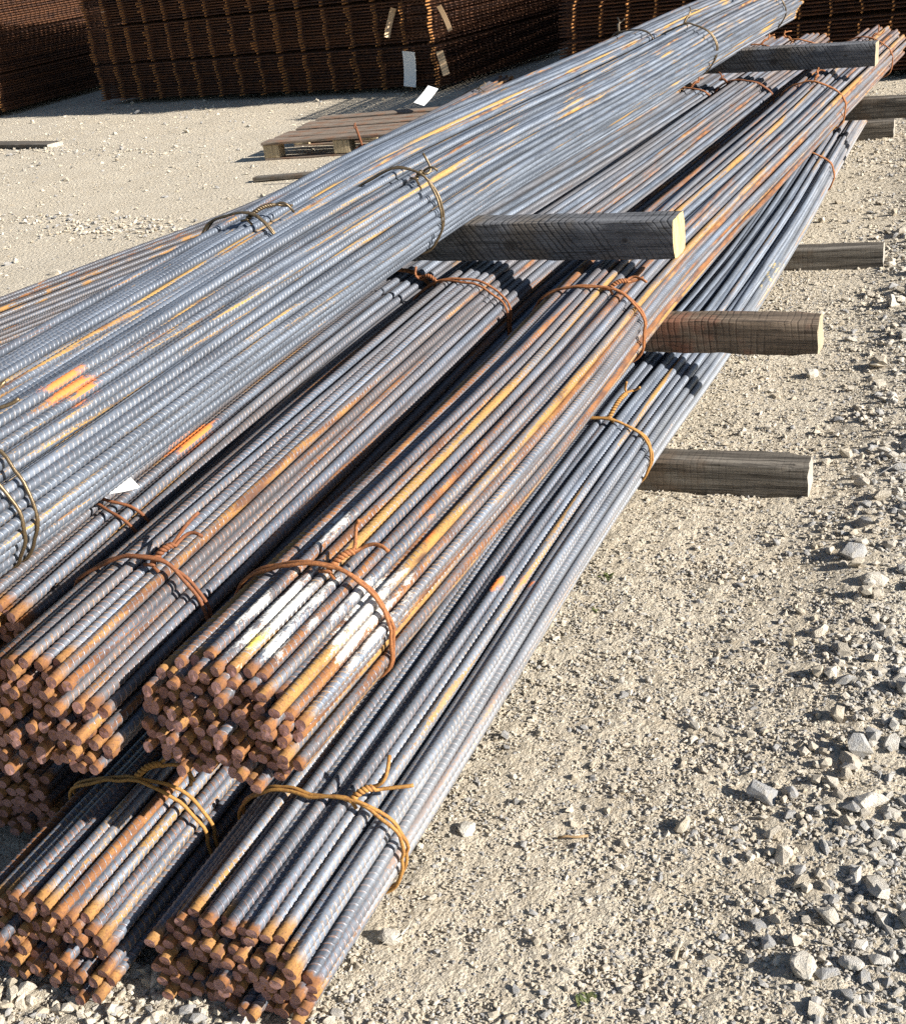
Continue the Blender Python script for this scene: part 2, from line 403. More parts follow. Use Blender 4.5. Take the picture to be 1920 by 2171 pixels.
timber(-0.380, 6.085, 0.283, -1.0, -0.4, 0.092, 0.095, 1.5, (W_old, W_redend), 5, 'far brown timber between lowest and middle bundles, cut by the right edge', 0.1)
timber(-0.761, 2.823, 0.577, -1.32, -0.12, 0.096, 0.098, 1.10, (W_dark, W_end), 6, 'blue grey sawn timber with bright yellow cut end under the shiny bundles', 0.05)
timber(-0.633, 5.668, 0.578, -1.64, -1.12, 0.096, 0.093, 1.25, (W_dark, W_redend), 7, 'blue grey timber under the far half of the shiny bundles', 0.05)

# ------------------------------------------------------------------ rebar
BR = 0.0094          # core radius
PITCH = 0.0130
def bar_mesh(name, ctrl, near, rot, mats, seed, nseg=12, BR=BR, PITCH=PITCH):
    rng = np.random.default_rng(seed)
    npit = int(BAR_L / PITCH)
    pr = np.array([0.0, 0.07, 0.16, 0.23, 0.31, 0.93]); hp = np.array([0.0, 1.0, 1.0, 0.0, 0.0, 0.0])
    s = (np.arange(npit)[:, None] + pr[None]).ravel() * PITCH
    hh = np.tile(hp, npit)
    s = np.concatenate([[0.0], s + 0.006, [BAR_L]]); hh = np.concatenate([[0], hh, [0]])
    th = np.arange(nseg) / nseg * 2 * math.pi
    k = np.arange(nseg); half = nseg // 2
    phi = ((k % half) / (half / 2.0)) - 1.0            # -1 .. 1 in each half
    tri = np.abs(((k / half) % 2) - 1.0)               # triangle wave -> slant of the ribs
    taper = np.clip(1 - np.abs(phi) ** 5, 0, 1)
    lon = (k % half == 0).astype(float)
    ribh = hh[:, None] * taper[None] * (1 - lon[None]) + 0.75 * lon[None]
    ribh[0] *= 0; ribh[-1] *= 0
    ed = np.concatenate([[0], np.tile([1.0, 0.25, 0.1, 1.0, 0.15, 0.1], npit), [0]])[:, None] * taper[None] * (1 - lon[None])
    slant = (tri - 0.5) * 0.0105 * BR / 0.0094
    S = s[:, None] + slant[None]
    S[0] = 0; S[-1] = BAR_L
    S = np.clip(S, 0.0, BAR_L)
    Rr = BR + 0.00105 * (BR / 0.0094) * ribh
    # sheared, burred ends
    for row, sg in ((0, -1), (-1, 1)):
        tilt = rng.uniform(0, 2 * math.pi)
        S[row] = S[row] + sg * 0.0015 * np.cos(th - tilt)
        j = int(rng.integers(nseg))
        for jj, w in ((j, 1.0), ((j + 1) % nseg, 0.8), ((j - 1) % nseg, 0.4)): S[row, jj] += sg * 0.0016 * w; Rr[row, jj] += 0.0009 * w
    mid = spline(ctrl, near + S.ravel())               # x, z
    wav = rng.uniform(0, 6.28, 4); am = 0.0026
    wx = am * np.sin(S * 1.9 + wav[0]) + am * 0.5 * np.sin(S * 4.3 + wav[1])
    wz = am * 0.7 * np.sin(S * 2.3 + wav[2])
    X = mid[:, 0].reshape(S.shape) + wx + Rr * np.cos(th + rot)[None]
    Z = mid[:, 1].reshape(S.shape) + wz + Rr * np.sin(th + rot)[None]
    m = len(s)
    V = np.stack([X.ravel(), S.ravel(), Z.ravel()], 1)
    i = np.arange(m - 1)[:, None] * nseg; j = np.arange(nseg)[None]; j2 = (np.arange(nseg)[None] + 1) % nseg
    F = np.stack([i + j, i + nseg + j, i + nseg + j2, i + j2], -1).reshape(-1, 4).tolist()
    mi = [0] * len(F)
    # caps: centre vertex, slightly domed
    c0 = len(V); V = np.vstack([V, [X[0].mean(), S[0].mean(), Z[0].mean()], [X[-1].mean(), S[-1].mean(), Z[-1].mean()]])
    for q in range(nseg):
        F.append((q, (q + 1) % nseg, c0)); mi.append(1)
        F.append(((m - 1) * nseg + (q + 1) % nseg, (m - 1) * nseg + q, c0 + 1)); mi.append(1)
    me = bpy.data.meshes.new(name)
    me.from_pydata(V.tolist(), [], F)
    for mm in mats: me.materials.append(mm)
    me.polygons.foreach_set('material_index', np.array(mi, np.int32))
    sm = np.ones(len(F), bool); sm[-2 * nseg:] = False
    me.polygons.foreach_set('use_smooth', sm)
    at = me.attributes.new('rib', 'FLOAT', 'POINT')
    at.data.foreach_set('value', np.concatenate([ribh.ravel(), [0, 0]]).astype(np.float32))
    at = me.attributes.new('edge', 'FLOAT', 'POINT')
    at.data.foreach_set('value', np.concatenate([ed.ravel(), [0, 0]]).astype(np.float32))
    me.update()
    return me

def pack(n, hw, hh, seed, flat=0.85, BR=BR, ftop=1.0):
    """Loose packing of n bars in a flattened round bundle; returns centres with the lowest bar at z = BR."""
    rng = np.random.default_rng(seed)
    d = 2 * BR + 0.0016
    a = rng.uniform(0, 2 * math.pi, n); q = np.sqrt(rng.uniform(0, 1, n))
    p = np.stack([q * np.cos(a) * hw, q * np.sin(a) * hh], 1)
    for it in range(500):
        dx = p[:, None] - p[None]; dist = np.hypot(dx[..., 0], dx[..., 1]) + np.eye(n) * 9
        ov = np.clip(d - dist, 0, None)
        push = (dx / dist[..., None] * ov[..., None] * 0.5).sum(1)
        p = p + np.clip(push, -0.004, 0.004)
        if it < 440:
            p -= p * np.array([0.006 * hh / hw, 0.0075])
            p[:, 1] -= 0.0002
        lo = -hh * flat
        p[:, 1] = np.clip(p[:, 1], lo, hh * ftop)
    p[:, 0] -= 0.5 * (p[:, 0].min() + p[:, 0].max())
    p[:, 1] -= p[:, 1].min() - BR - 0.0012
    return p

def hull_loop(p, rad, n=72):
    pts = []
    for k in range(16):
        a = 2 * math.pi * k / 16
        pts.append(p + rad * np.array([math.cos(a), math.sin(a)]))
    pts = np.vstack(pts); pts = pts[np.lexsort((pts[:, 1], pts[:, 0]))]
    def half(pp):
        h = []
        for q in pp:
            while len(h) >= 2 and (h[-1][0] - h[-2][0]) * (q[1] - h[-2][1]) - (h[-1][1] - h[-2][1]) * (q[0] - h[-2][0]) <= 0: h.pop()
            h.append(q)
        return h
    h = half(pts)[:-1] + half(pts[::-1])[:-1]
    h = np.array(h); h = np.vstack([h, h[:1]])
    seg = np.hypot(*np.diff(h, axis=0).T); cum = np.concatenate([[0], np.cumsum(seg)])
    u = np.linspace(0, cum[-1], n, endpoint=False)
    out = np.stack([np.interp(u, cum, h[:, 0]), np.interp(u, cum, h[:, 1])], 1)
    for _ in range(2): out = 0.5 * out + 0.25 * (np.roll(out, 1, 0) + np.roll(out, -1, 0))
    return out

WR = 0.0031
def tie_mesh(name, p, centre, mat, seed, theta=60, tdir=(0.5, 0.8, 0.25), tlen=0.045, tails=((0.6, 0.5, 0.3), (-0.2, 0.5, 0.9)), tail=0.045, slack=0.006, spread=0.0035, tilt=0.0, wr=WR, BR=BR):
    """Doubled soft wire round the bundle, its ends twisted into a pigtail with two cut tails."""
    rng = np.random.default_rng(seed)
    loop = hull_loop(p, BR + 0.0012 + wr)
    c = loop.mean(0)
    ang = np.degrees(np.arctan2(loop[:, 1] - c[1], loop[:, 0] - c[0]))
    parts = []
    k0 = int(np.argmin(np.abs((ang - theta + 180) % 360 - 180)))
    for s in (-1, 1):
        up = np.clip((loop[:, 1] - c[1]) / (loop[:, 1].max() - c[1]), 0, 1)
        dist = np.abs((np.arange(len(loop)) - k0 + len(loop) // 2) % len(loop) - len(loop) // 2)
        lift = slack * up ** 0.5 * (0.6 + 0.6 * np.sin(np.radians(ang) * 2.0 + seed)) + 0.006 * np.exp(-(dist / 4.0) ** 2)
        dirv = loop - c; dirv /= np.linalg.norm(dirv, axis=1)[:, None]
        q = loop + dirv * np.clip(lift, 0, None)[:, None]
        yy = s * spread * (0.9 + 0.9 * np.sin(np.radians(ang) * 1.0 + seed * 1.7) ** 2) * (1 - 0.75 * np.exp(-(dist / 5.0) ** 2)) + tilt * (loop[:, 0] - c[0]) + 0.003 * np.sin(np.radians(ang) * 2 + seed)
        kn = rng.normal(size=(len(q), 3)) * 0.0022
        for _ in range(3): kn = 0.5 * kn + 0.25 * (np.roll(kn, 1, 0) + np.roll(kn, -1, 0))
        q = q + np.abs(kn[:, :1]) * dirv * 1.2; yy = yy + kn[:, 1] * 1.6
        path = np.stack([q[:, 0] + centre[0], yy + centre[1], q[:, 1] + centre[2]], 1)
        parts.append(tube(path, wr, 7, True))
    base = np.array([loop[k0, 0] + centre[0], centre[1] + tilt * (loop[k0, 0] - c[0]), loop[k0, 1] + centre[2]])
    dk = loop[k0] - c; dk /= np.linalg.norm(dk)
    base = base + np.array([dk[0], 0, dk[1]]) * 0.009
    d = np.array(tdir, float); d /= np.linalg.norm(d)
    a1 = np.cross(d, [0, 0, 1.0]); a1 /= np.linalg.norm(a1); a2 = np.cross(d, a1)
    turns = tlen / 0.0125
    for s in (0, 1):
        m = max(14, int(turns * 10)); pts = []
        # lead-in from the loop
        side = np.array([-dk[1], 0, dk[0]]) * (0.014 if s == 0 else -0.014)
        pts.append(base + side - np.array([dk[0], 0, dk[1]]) * 0.008)
        for i in range(m + 1):
            u = i / m; a = 2 * math.pi * turns * u + math.pi * s
            rad = wr * 1.05
            bend = np.array([0, 0, 0.010 * math.sin(u * 2.6)])
            pts.append(base + d * tlen * u + rad * (math.cos(a) * a1 + math.sin(a) * a2) + bend)
        t = np.array(tails[s], float); t /= np.linalg.norm(t)
        e = pts[-1]; L = tail * rng.uniform(0.75, 1.2)
        kk = rng.uniform(-1, 1, 3) * 0.012
        for i in range(1, 8):
            u = i / 7
            dirm = d * (1 - u) ** 2 + t * (1 - (1 - u) ** 2)
            e = e + dirm / np.linalg.norm(dirm) * L / 7
            pts.append(e + kk * math.sin(u * math.pi))
        parts.append(tube(np.array(pts), wr, 7, False))
    V, F = join_parts(parts)
    return mesh_np(name, V, F, (mat,), True)

def offset_path(V, o): return [(a - o[0], b - o[1], c - o[2]) for a, b, c in V]

WHITE = (0.70, 0.68, 0.62); ORANGE = (0.70, 0.20, 0.045); YELLOW = (0.72, 0.55, 0.10)
MAT['A'] = steel_material('rebar_steel_grey', rust=0.34, warm=0.12, yellow=0.7, valley=0.6, endlen=0.02, dust=0.42, bright=1.2,
    paints=((ORANGE, (-0.873, 1.86, 0.26), (0.018, 0.035, 0.05), 0.75), (ORANGE, (-0.835, 1.90, 0.24), (0.014, 0.04, 0.05), 0.75), ((0.55, 0.40, 0.12), (-0.78, 4.1, 0.15), (0.03, 0.3, 0.06), 0.30)))
MAT['B'] = steel_material('rebar_steel_ochre', bright=1.2, rust=0.50, warm=0.15, yellow=0.75, valley=0.95, endlen=0.022,
    paints=((YELLOW, (-1.14, 1.30, 0.22), (0.03, 0.05, 0.05), 0.8),))
MAT['C'] = steel_material('rebar_steel_brown', bright=1.2, rust=0.60, warm=0.5, yellow=0.65, valley=0.8, endlen=0.02,
    paints=((WHITE, (-0.945, 1.27, 0.53), (0.075, 0.17, 0.09), 0.42), (WHITE, (-0.86, 1.36, 0.46), (0.05, 0.16, 0.08), 0.40), (WHITE, (-0.99, 1.52, 0.55), (0.025, 0.11, 0.06), 0.6),
            (YELLOW, (-0.95, 1.21, 0.53), (0.025, 0.06, 0.06), 0.45), (ORANGE, (-0.845, 1.58, 0.54), (0.028, 0.05, 0.08), 0.62)))
MAT['D'] = steel_material('rebar_steel_taupe', bright=1.2, rust=0.38, warm=0.6, yellow=0.45, valley=0.75, endlen=0.022)
MAT['E'] = steel_material('rebar_steel_tan', bright=1.2, rust=0.34, warm=0.55, yellow=0.5, valley=0.6, endlen=0.035,
    paints=((ORANGE, (-1.52, 1.86, 0.51), (0.04, 0.08, 0.08), 0.68),))
MAT['F'] = steel_material('rebar_steel_blue', rust=0.50, warm=0.05, yellow=1.0, valley=0.2, endlen=0.03, bright=1.05, sfreq=85,
    paints=((ORANGE, (-1.335, 1.385, 0.825), (0.04, 0.05, 0.06), 0.78),))
MAT['H'] = steel_material('rebar_steel_dark', rust=0.40, warm=0.5, yellow=0.5, valley=0.4, endlen=0.08, bright=0.75)

BUNDLES = []
def bundle(key, near, ctrl, hw, hh, n, seed, mat, label, ties, group='rebar bundles in the pile', jitter=0.012, topback=0.14, nvar=3, br=BR, ftop=1.0):
    p = pack(n, hw, hh, seed, BR=br, ftop=ftop)
    ctrl_y = [(c[0], c[1], c[2]) for c in ctrl]
    org = spline(ctrl_y, np.array([near]))[0]
    root = empty('rebar_bundle', (org[0], near, 0.0), label, 'rebar bundle', group)
    rel = [(c[0], c[1] - org[0], c[2]) for c in ctrl_y]
    meshes = [bar_mesh('ribbed_bar', rel, near, rot, (MAT[mat], MAT['bar_end']), seed * 10 + i, 12, br, PITCH * br / 0.0094) for i, rot in enumerate((0.35, 1.45, 2.4)[:nvar])]
    rng = np.random.default_rng(seed + 77)
    for i in range(n):
        yj = float(np.clip(rng.normal() * jitter, -0.05, 0.05)) + topback * (p[i, 1] - hh)
        o = add('bar', meshes[int(rng.integers(nvar))], root, (p[i, 0], yj, p[i, 1]), (rng.normal() * 0.0006, 0, rng.normal() * 0.0011))
    for j, tk in enumerate(ties):
        tk = dict(tk); y = tk.pop('y'); tm = tk.pop('mat'); lab = tk.pop('label', None)
        cxz = spline(ctrl_y, np.array([y]))[0]
        me = tie_mesh('wire_tie', p, (cxz[0] - org[0], y - near, cxz[1]), MAT[tm], seed * 31 + j, BR=br, **tk)
        o = add('wire_tie', me, root)
    BUNDLES.append((key, root, org, near, ctrl_y, p))
    return root

T = dict
bundle('A', 0.985, [(0.98, -0.955, 0.010), (1.5, -0.937, 0.046), (2.1, -0.932, 0.074), (2.76, -0.922, 0.087), (3.6, -0.902, 0.080), (4.7, -0.897, 0.090), (6.0, -0.930, 0.086), (7.15, -0.940, 0.088)],
    0.145, 0.092, 112, 11, 'A', 'right hand bottom rebar bundle nearest the gravel, with ochre wire tie',
    [T(y=1.24, mat='tie_yellow', theta=52, tdir=(0.75, 0.65, 0.1), tlen=0.04, tails=((1, 0.25, 0.05), (0.1, 0.55, 0.9)), tail=0.06, slack=0.016),
     T(y=2.60, mat='tie_yellow', theta=66, tdir=(0.35, 0.75, 0.45), tlen=0.07, tails=((0.9, 0.3, 0.1), (-0.2, 0.2, 0.9)), tail=0.035, slack=0.012),
     T(y=5.54, mat='tie_orange', theta=75, tdir=(-0.8, -0.3, 0.15), tlen=0.04, slack=0.006)], br=0.0089, ftop=0.72)
bundle('B', 0.945, [(0.88, -1.265, 0.010), (1.5, -1.25, 0.048), (2.1, -1.25, 0.076), (2.76, -1.25, 0.087), (4.7, -1.25, 0.09), (7.05, -1.25, 0.085)],
    0.125, 0.092, 102, 12, 'B', 'left hand bottom rebar bundle, its cut ends in the lower left corner',
    [T(y=1.19, mat='tie_yellow', theta=80, tdir=(0.8, 0.55, 0.2), tlen=0.045, tails=((0.8, -0.5, -0.15), (0.7, -0.55, -0.1)), tail=0.085, slack=0.016, spread=0.006)], br=0.0089, ftop=0.85)
bundle('B2', 1.20, [(1.18, -1.585, 0.02), (1.8, -1.58, 0.06), (2.76, -1.58, 0.088), (4.7, -1.58, 0.09), (7.4, -1.58, 0.085)],
    0.125, 0.092, 102, 13, 'D', 'deep shaded bottom rebar bundle at the left edge, only its cut ends showing', [T(y=1.5, mat='tie_orange')], nvar=1, br=0.0089)
bundle('C', 1.13, [(1.12, -0.995, 0.318), (1.6, -0.966, 0.345), (2.2, -0.945, 0.362), (3.0, -0.945, 0.372), (4.3, -0.91, 0.368), (6.1, -0.835, 0.376), (7.3, -0.785, 0.370)],
    0.134, 0.103, 134, 14, 'C', 'brown middle rebar bundle splashed with white paint near its cut ends',
    [T(y=1.375, mat='tie_orange', theta=62, tdir=(0.55, 0.8, 0.2), tlen=0.05, tails=((0.9, -0.2, 0.0), (-0.25, 0.5, 0.85)), tail=0.05, slack=0.013),
     T(y=2.68, mat='tie_orange', theta=55, tdir=(0.75, 0.5, 0.1), tlen=0.045, tails=((0.8, -0.3, -0.1), (0.9, 0.5, 0.25)), tail=0.045, slack=0.012),
     T(y=5.45, mat='tie_orange', theta=80, tdir=(0.3, 0.8, 0.3), tlen=0.03, slack=0.008),
     T(y=6.72, mat='tie_orange', theta=70, tdir=(0.7, 0.6, 0.3), tlen=0.03, slack=0.008)], br=0.0085, ftop=0.80)
bundle('D', 1.085, [(1.07, -1.285, 0.312), (1.5, -1.28, 0.338), (2.2, -1.287, 0.362), (3.0, -1.30, 0.372), (4.3, -1.25, 0.368), (6.1, -1.165, 0.376), (7.4, -1.11, 0.372)],
    0.122, 0.103, 112, 15, 'D', 'grey brown middle rebar bundle between the white painted one and the left one',
    [T(y=1.345, mat='tie_orange', theta=65, tdir=(0.5, 0.8, 0.3), tlen=0.045, tails=((0.35, 0.75, 0.6), (0.8, 0.4, 0.1)), tail=0.055, slack=0.014),
     T(y=2.735, mat='tie_orange', theta=118, tdir=(-0.9, 0.1, 0.1), tlen=0.035, tails=((-0.5, 0.3, 0.7), (-0.6, -0.3, 0.4)), tail=0.03, slack=0.010, spread=0.008),
     T(y=5.66, mat='tie_orange', theta=120, tdir=(-0.9, 0.1, 0.3), tlen=0.03, slack=0.008),
     T(y=6.85, mat='tie_orange', theta=110, tdir=(-0.7, 0.3, 0.4), tlen=0.03, slack=0.008)], br=0.0089, ftop=0.82)
bundle('E', 1.24, [(1.22, -1.540, 0.295), (1.7, -1.548, 0.328), (2.3, -1.558, 0.357), (3.0, -1.56, 0.373), (4.3, -1.50, 0.368), (6.1, -1.40, 0.376), (7.5, -1.345, 0.372)],
    0.125, 0.100, 112, 16, 'E', 'tan grey rebar bundle at the left, half under the shiny bundles, with white tag',
    [T(y=1.56, mat='tie_orange', theta=100, spread=0.012, slack=0.004), T(y=2.87, mat='tie_orange', theta=110, spread=0.006), T(y=5.6, mat='tie_orange', theta=70), T(y=6.9, mat='tie_orange', theta=70)], br=0.0089, ftop=0.85)
bundle('F', 0.78, [(0.76, -1.385, 0.600), (1.35, -1.372, 0.630), (2.0, -1.372, 0.656), (2.8, -1.37, 0.673), (4.2, -1.335, 0.670), (5.7, -1.285, 0.675), (6.95, -1.245, 0.668)],
    0.112, 0.104, 128, 17, 'F', 'shiny blue grey rebar bundle on top of the pile, front one of two',
    [T(y=1.15, mat='tie_dark', wr=0.0029, theta=88, tdir=(0.4, 0.8, 0.2), tlen=0.05, tails=((0.5, 0.5, 0.6), (0.8, 0.5, 0.1)), tail=0.06, slack=0.012, spread=0.011),
     T(y=2.60, mat='tie_dark', wr=0.0029, theta=50, tdir=(0.5, 0.8, 0.2), tlen=0.022, tails=((0.85, -0.35, -0.05), (-0.3, 0.1, 0.9)), tail=0.05, slack=0.016),
     T(y=5.15, mat='tie_dark', wr=0.0029, theta=85, tdir=(0.1, 0.95, 0.2), tlen=0.06, slack=0.016),
     T(y=6.45, mat='tie_dark', wr=0.0029, theta=95, tdir=(0.1, 0.95, 0.2), tlen=0.04, slack=0.008)], br=0.0079)
bundle('G', 0.62, [(0.6, -1.62, 0.570), (1.5, -1.602, 0.620), (1.9, -1.60, 0.637), (2.3, -1.597, 0.655), (2.8, -1.595, 0.675), (3.6, -1.605, 0.672), (4.9, -1.545, 0.672), (5.9, -1.50, 0.676), (6.8, -1.47, 0.67)],
    0.105, 0.104, 122, 18, 'F', 'shiny blue grey rebar bundle on top of the pile, back one of two',
    [T(y=2.27, mat='tie_dark', wr=0.0029, theta=72, tdir=(0.5, 0.85, 0.15), tlen=0.07, tails=((0.8, 0.3, -0.3), (0.7, 0.1, -0.5)), tail=0.05, slack=0.014),
     T(y=5.15, mat='tie_dark', wr=0.0029, theta=112, tdir=(-0.3, 0.9, 0.3), tlen=0.06, slack=0.010)], br=0.0079)
bundle('H', 3.22, [(3.2, -3.95, 0.01), (4.25, -3.74, 0.02), (5.07, -3.60, 0.02), (5.6, -3.57, 0.02), (7.2, -3.66, 0.02), (9.4, -3.79, 0.02)],
    0.125, 0.10, 92, 19, 'H', 'dark rebar bundle lying on the ground behind the pile',
    [T(y=6.63, mat='tie_orange', theta=100, tdir=(-0.25, 0.05, 0.95), tlen=0.10, tails=((-0.4, 0, 0.9), (0.4, 0, 0.9)), tail=0.03, wr=0.004),
     T(y=8.6, mat='tie_dark', wr=0.0029, theta=70)], group=None, nvar=2)

# ------------------------------------------------------------------ tags on bundles
def card(name, w, h, bend, mat, thick=0.0012, n=10):
    V, F = [], []
    for i in range(n + 1):
        u = i / n
        a = bend * (u - 0.5)
        x = (u - 0.5) * w if abs(bend) < 1e-4 else math.sin(a) * w / bend
        z = 0 if abs(bend) < 1e-4 else (1 - math.cos(a)) * w / bend
        for (yy, dz) in ((-h / 2, 0), (h / 2, 0), (h / 2, thick), (-h / 2, thick)): V.append((x, yy, z + dz))
    for i in range(n):
        for k in range(4):
            k2 = (k + 1) % 4; F.append((i * 4 + k, i * 4 + k2, (i + 1) * 4 + k2, (i + 1) * 4 + k))
    F.append((3, 2, 1, 0)); F.append(tuple(n * 4 + k for k in range(4)))
    return mesh_np(name, V, F, (mat,), False)
BD = {b[0]: b for b in BUNDLES}
def local(key, p): b = BD[key]; return (p[0] - b[2][0], p[1] - b[3], p[2])
tg = add('tag', card('tag', 0.085, 0.048, 0.5, MAT['tag_white']), BD['E'][1], local('E', (-1.475, 1.56, 0.535)), (R(12), R(14), R(62)))
tg['label'] = 'white paper tag with faint grey print'
for k in range(4):
    ln = add('print_line', card('print_line', 0.05 - 0.008 * k, 0.0022, 0.1, MAT['tag_print'], 0.0004), tg, (-0.008, -0.012 + 0.007 * k, 0.0024))
tg = add('tag', card('tag', 0.20, 0.085, 0.3, MAT['tag_white']), BD['H'][1], local('H', (-3.99, 8.32, 0.22)), (R(20), R(-25), R(75)))

# ------------------------------------------------------------------ welded mesh stacks behind
def rust_mesh_mat():
    t = NT('rusty_mesh_wire'); v = t.pos(); r = t.rnd()
    n = t.noise(v, 14.0, 5); n2 = t.noise(v, 120.0, 3)
    c = t.mix(t.ramp(t.math('ADD', n, t.math('MULTIPLY', t.math('SUBTRACT', r, 0.5), 0.3)), 0.35, 0.65), (0.035, 0.013, 0.007), (0.09, 0.033, 0.012))
    c = t.mix(t.math('MULTIPLY', t.ramp(n2, 0.5, 0.7), 0.5), c, (0.20, 0.08, 0.022))
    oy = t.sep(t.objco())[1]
    c = t.mix(t.ramp(oy, -0.015, -0.04), c, (0.40, 0.175, 0.05))  # protruding tips lighter orange: sunlit look of the wire ends put into the colour
    t.out(c, 0.85, 0.0); return t.mat
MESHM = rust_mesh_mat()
def box_verts(x0, x1, y0, y1, z0, z1):
    return [(x0, y0, z0), (x1, y0, z0), (x1, y1, z0), (x0, y1, z0), (x0, y0, z1), (x1, y0, z1), (x1, y1, z1), (x0, y1, z1)]
BOXF = [(0, 3, 2, 1), (4, 5, 6, 7), (0, 1, 5, 4), (1, 2, 6, 5), (2, 3, 7, 6), (3, 0, 4, 7)]
def hexwire(p0, p1, r, axis):
    return tube(np.array([p0, p1], float), r, 6, False)
def sheet_mesh(name, w, d, pitch, r, seed):
    """One welded sheet: wires across and along, ends sticking out past the edge wires."""
    rng = np.random.default_rng(seed); parts = []
    n1 = int(w / pitch); n2 = int(d / 0.075)
    for i in range(n1 + 1):
        x = (w - n1 * pitch) / 2 + i * pitch + rng.normal() * 0.003
        parts.append(tube(np.array([(x, -0.07 + rng.normal() * 0.012, r), (x, d + 0.03, r)]), r * 1.2, 6))
    for j in range(n2 + 1):
        y = 0.0 + j * d / n2
        parts.append(tube(np.array([(-0.03 + rng.normal() * 0.006, y, 3 * r - 0.001), (w * 0.5, y, 3 * r - 0.0016), (w + 0.03 + rng.normal() * 0.006, y, 3 * r - 0.001)]), r, 6))
    # edge wire
    parts.append(tube(np.array([(-0.02, 0.02, 3 * r), (w + 0.02, 0.02, 3 * r)]), r, 6))
    V, F = join_parts(parts)
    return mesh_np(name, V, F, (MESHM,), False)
def mesh_stack(loc, yaw, w, d, pitch, packs, seed, where, shear=(0, 0), gap=0.05, wire=0.0052, step=0.0245):
    rng = np.random.default_rng(seed)
    variants = [sheet_mesh('mesh_sheet', w, d, pitch, wire, seed * 5 + i) for i in range(3)]
    z = gap; roots = []
    ca, sa = math.cos(yaw), math.sin(yaw)
    # dunnage under the stack
    ox = oy = 0.0
    for k, cnt in enumerate(packs):
        root = empty('mesh_pack', (loc[0], loc[1], z), '%s pack of rusty wire mesh in the %s' % (('lowest', 'second lowest', 'third lowest', 'topmost')[k], where), 'mesh pack', 'packs of wire mesh', (0, 0, yaw))
        for i in range(cnt):
            ox += rng.normal() * 0.005; oy += rng.normal() * 0.003
            ox *= 0.92; oy *= 0.92
            zz = i * step
            o = add('mesh_sheet', variants[int(rng.integers(3))], root, (ox + shear[0] * (z + zz), oy + shear[1] * (z + zz), zz), (rng.normal() * 0.0006, rng.normal() * 0.0004, rng.normal() * 0.0010))
        roots.append((root, z)); z += cnt * step + 0.022
    return roots
def dunnage(x, y, yaw, d, label):
    me = timber_mesh('timber', d, 0.09, 0.05, (W_old, W_oldend), int(abs(x * 100)) + 3)
    o = add('timber', me, None, (x, y, 0.0), (0, 0, yaw)); return tag(o, label, 'timber', 'timber under the mesh stacks')
S1_yaw = math.atan2(10.04 - 11.0, -4.6 + 9.04); S1_w = math.hypot(4.44, 0.96)
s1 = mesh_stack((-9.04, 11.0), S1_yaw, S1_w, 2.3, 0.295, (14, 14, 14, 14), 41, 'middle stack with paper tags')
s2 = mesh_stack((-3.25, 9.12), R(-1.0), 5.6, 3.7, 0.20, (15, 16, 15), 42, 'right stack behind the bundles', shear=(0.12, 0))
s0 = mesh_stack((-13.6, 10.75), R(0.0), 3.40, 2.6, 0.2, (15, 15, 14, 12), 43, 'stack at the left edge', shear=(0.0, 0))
# tags hanging on the middle stack
root, z0 = s1[0]
def to_local(root, p):
    q = Matrix.Rotation(-root.rotation_euler.z, 3, 'Z') @ (Vector(p) - root.location); return q
def hang_tag(root, x, z, w, h, mat, rot, bend):
    add('tag', card('tag', h, w, bend, MAT[mat], 0.002), root, (x, -0.05, z), rot)
for (x, z, w, h, m, ro, be) in ((4.22, 0.215, 0.13, 0.29, 'tag_white', (R(90), R(97), 0), 0.35), (4.07, 0.60, 0.05, 0.25, 'tag_tan', (R(78), R(112), R(35)), 0.9),
                            (4.66, 0.60, 0.04, 0.22, 'tag_tan', (R(90), R(70), R(20)), 0.8), (4.58, 0.25, 0.06, 0.20, 'tag_tan', (R(90), R(80), R(30)), 0.4)):
    add('tag', card('tag', h, w, be, MAT[m], 0.002), root, (x, -0.075, z - z0), ro)

# ------------------------------------------------------------------ pallet and loose boards
W_pal = wood_material('pallet_wood', ((0.19, 0.145, 0.11), (0.31, 0.245, 0.19), (0.27, 0.14, 0.08)), 0, 0.1)
W_palend = wood_material('pallet_block_wood', ((0.44, 0.34, 0.21), (0.52, 0.42, 0.27), (0.40, 0.29, 0.17)), 2, 0.0)
def board_mesh(Lx, W, H, mats, seed): return timber_mesh('board', Lx, W, H, mats, seed, 0.0008, 0.003)
pal = empty('pallet', (-4.83, 7.38, 0.0), 'old wooden pallet lying on the gravel behind the pile', 'pallet', None, (0, 0, R(3)))
PW, PD = 1.2, 1.0
for j in range(3):
    for i in range(3):
        add('block', board_mesh(0.12, 0.09, 0.088, (W_palend, W_palend), 90 + i + 3 * j), pal, (0.12 + i * 0.54, 0.01 + j * 0.445, 0.020))
for j in range(3):
    add('bottom_board', board_mesh(PW, 0.095, 0.019, (W_pal, W_palend), 70 + j), pal, (PW, 0.008 + j * 0.445, 0.0))
yy = 0.0
for k, (wd, gp, dx) in enumerate(((0.14, 0.012, 0.0), (0.14, 0.02, 0.015), (0.10, 0.05, 0.01), (0.14, 0.05, 0.03), (0.14, 0.05, -0.01), (0.14, 0.0, 0.0))):
    add('deck_board', board_mesh(PW, wd, 0.020, (W_pal, W_palend), 50 + k), pal, (PW + dx, yy, 0.110 + 0.002 * (k % 2)), (0, 0, R((-1) ** k * 0.3)))
    yy += wd + gp
o = add('board', board_mesh(1.3, 0.16, 0.035, (W_old, W_oldend), 61), None, (-7.66, 8.44, 0.004), (0, 0, R(-14)))
tag(o, 'weathered board lying flat on the gravel at the left edge', 'board')
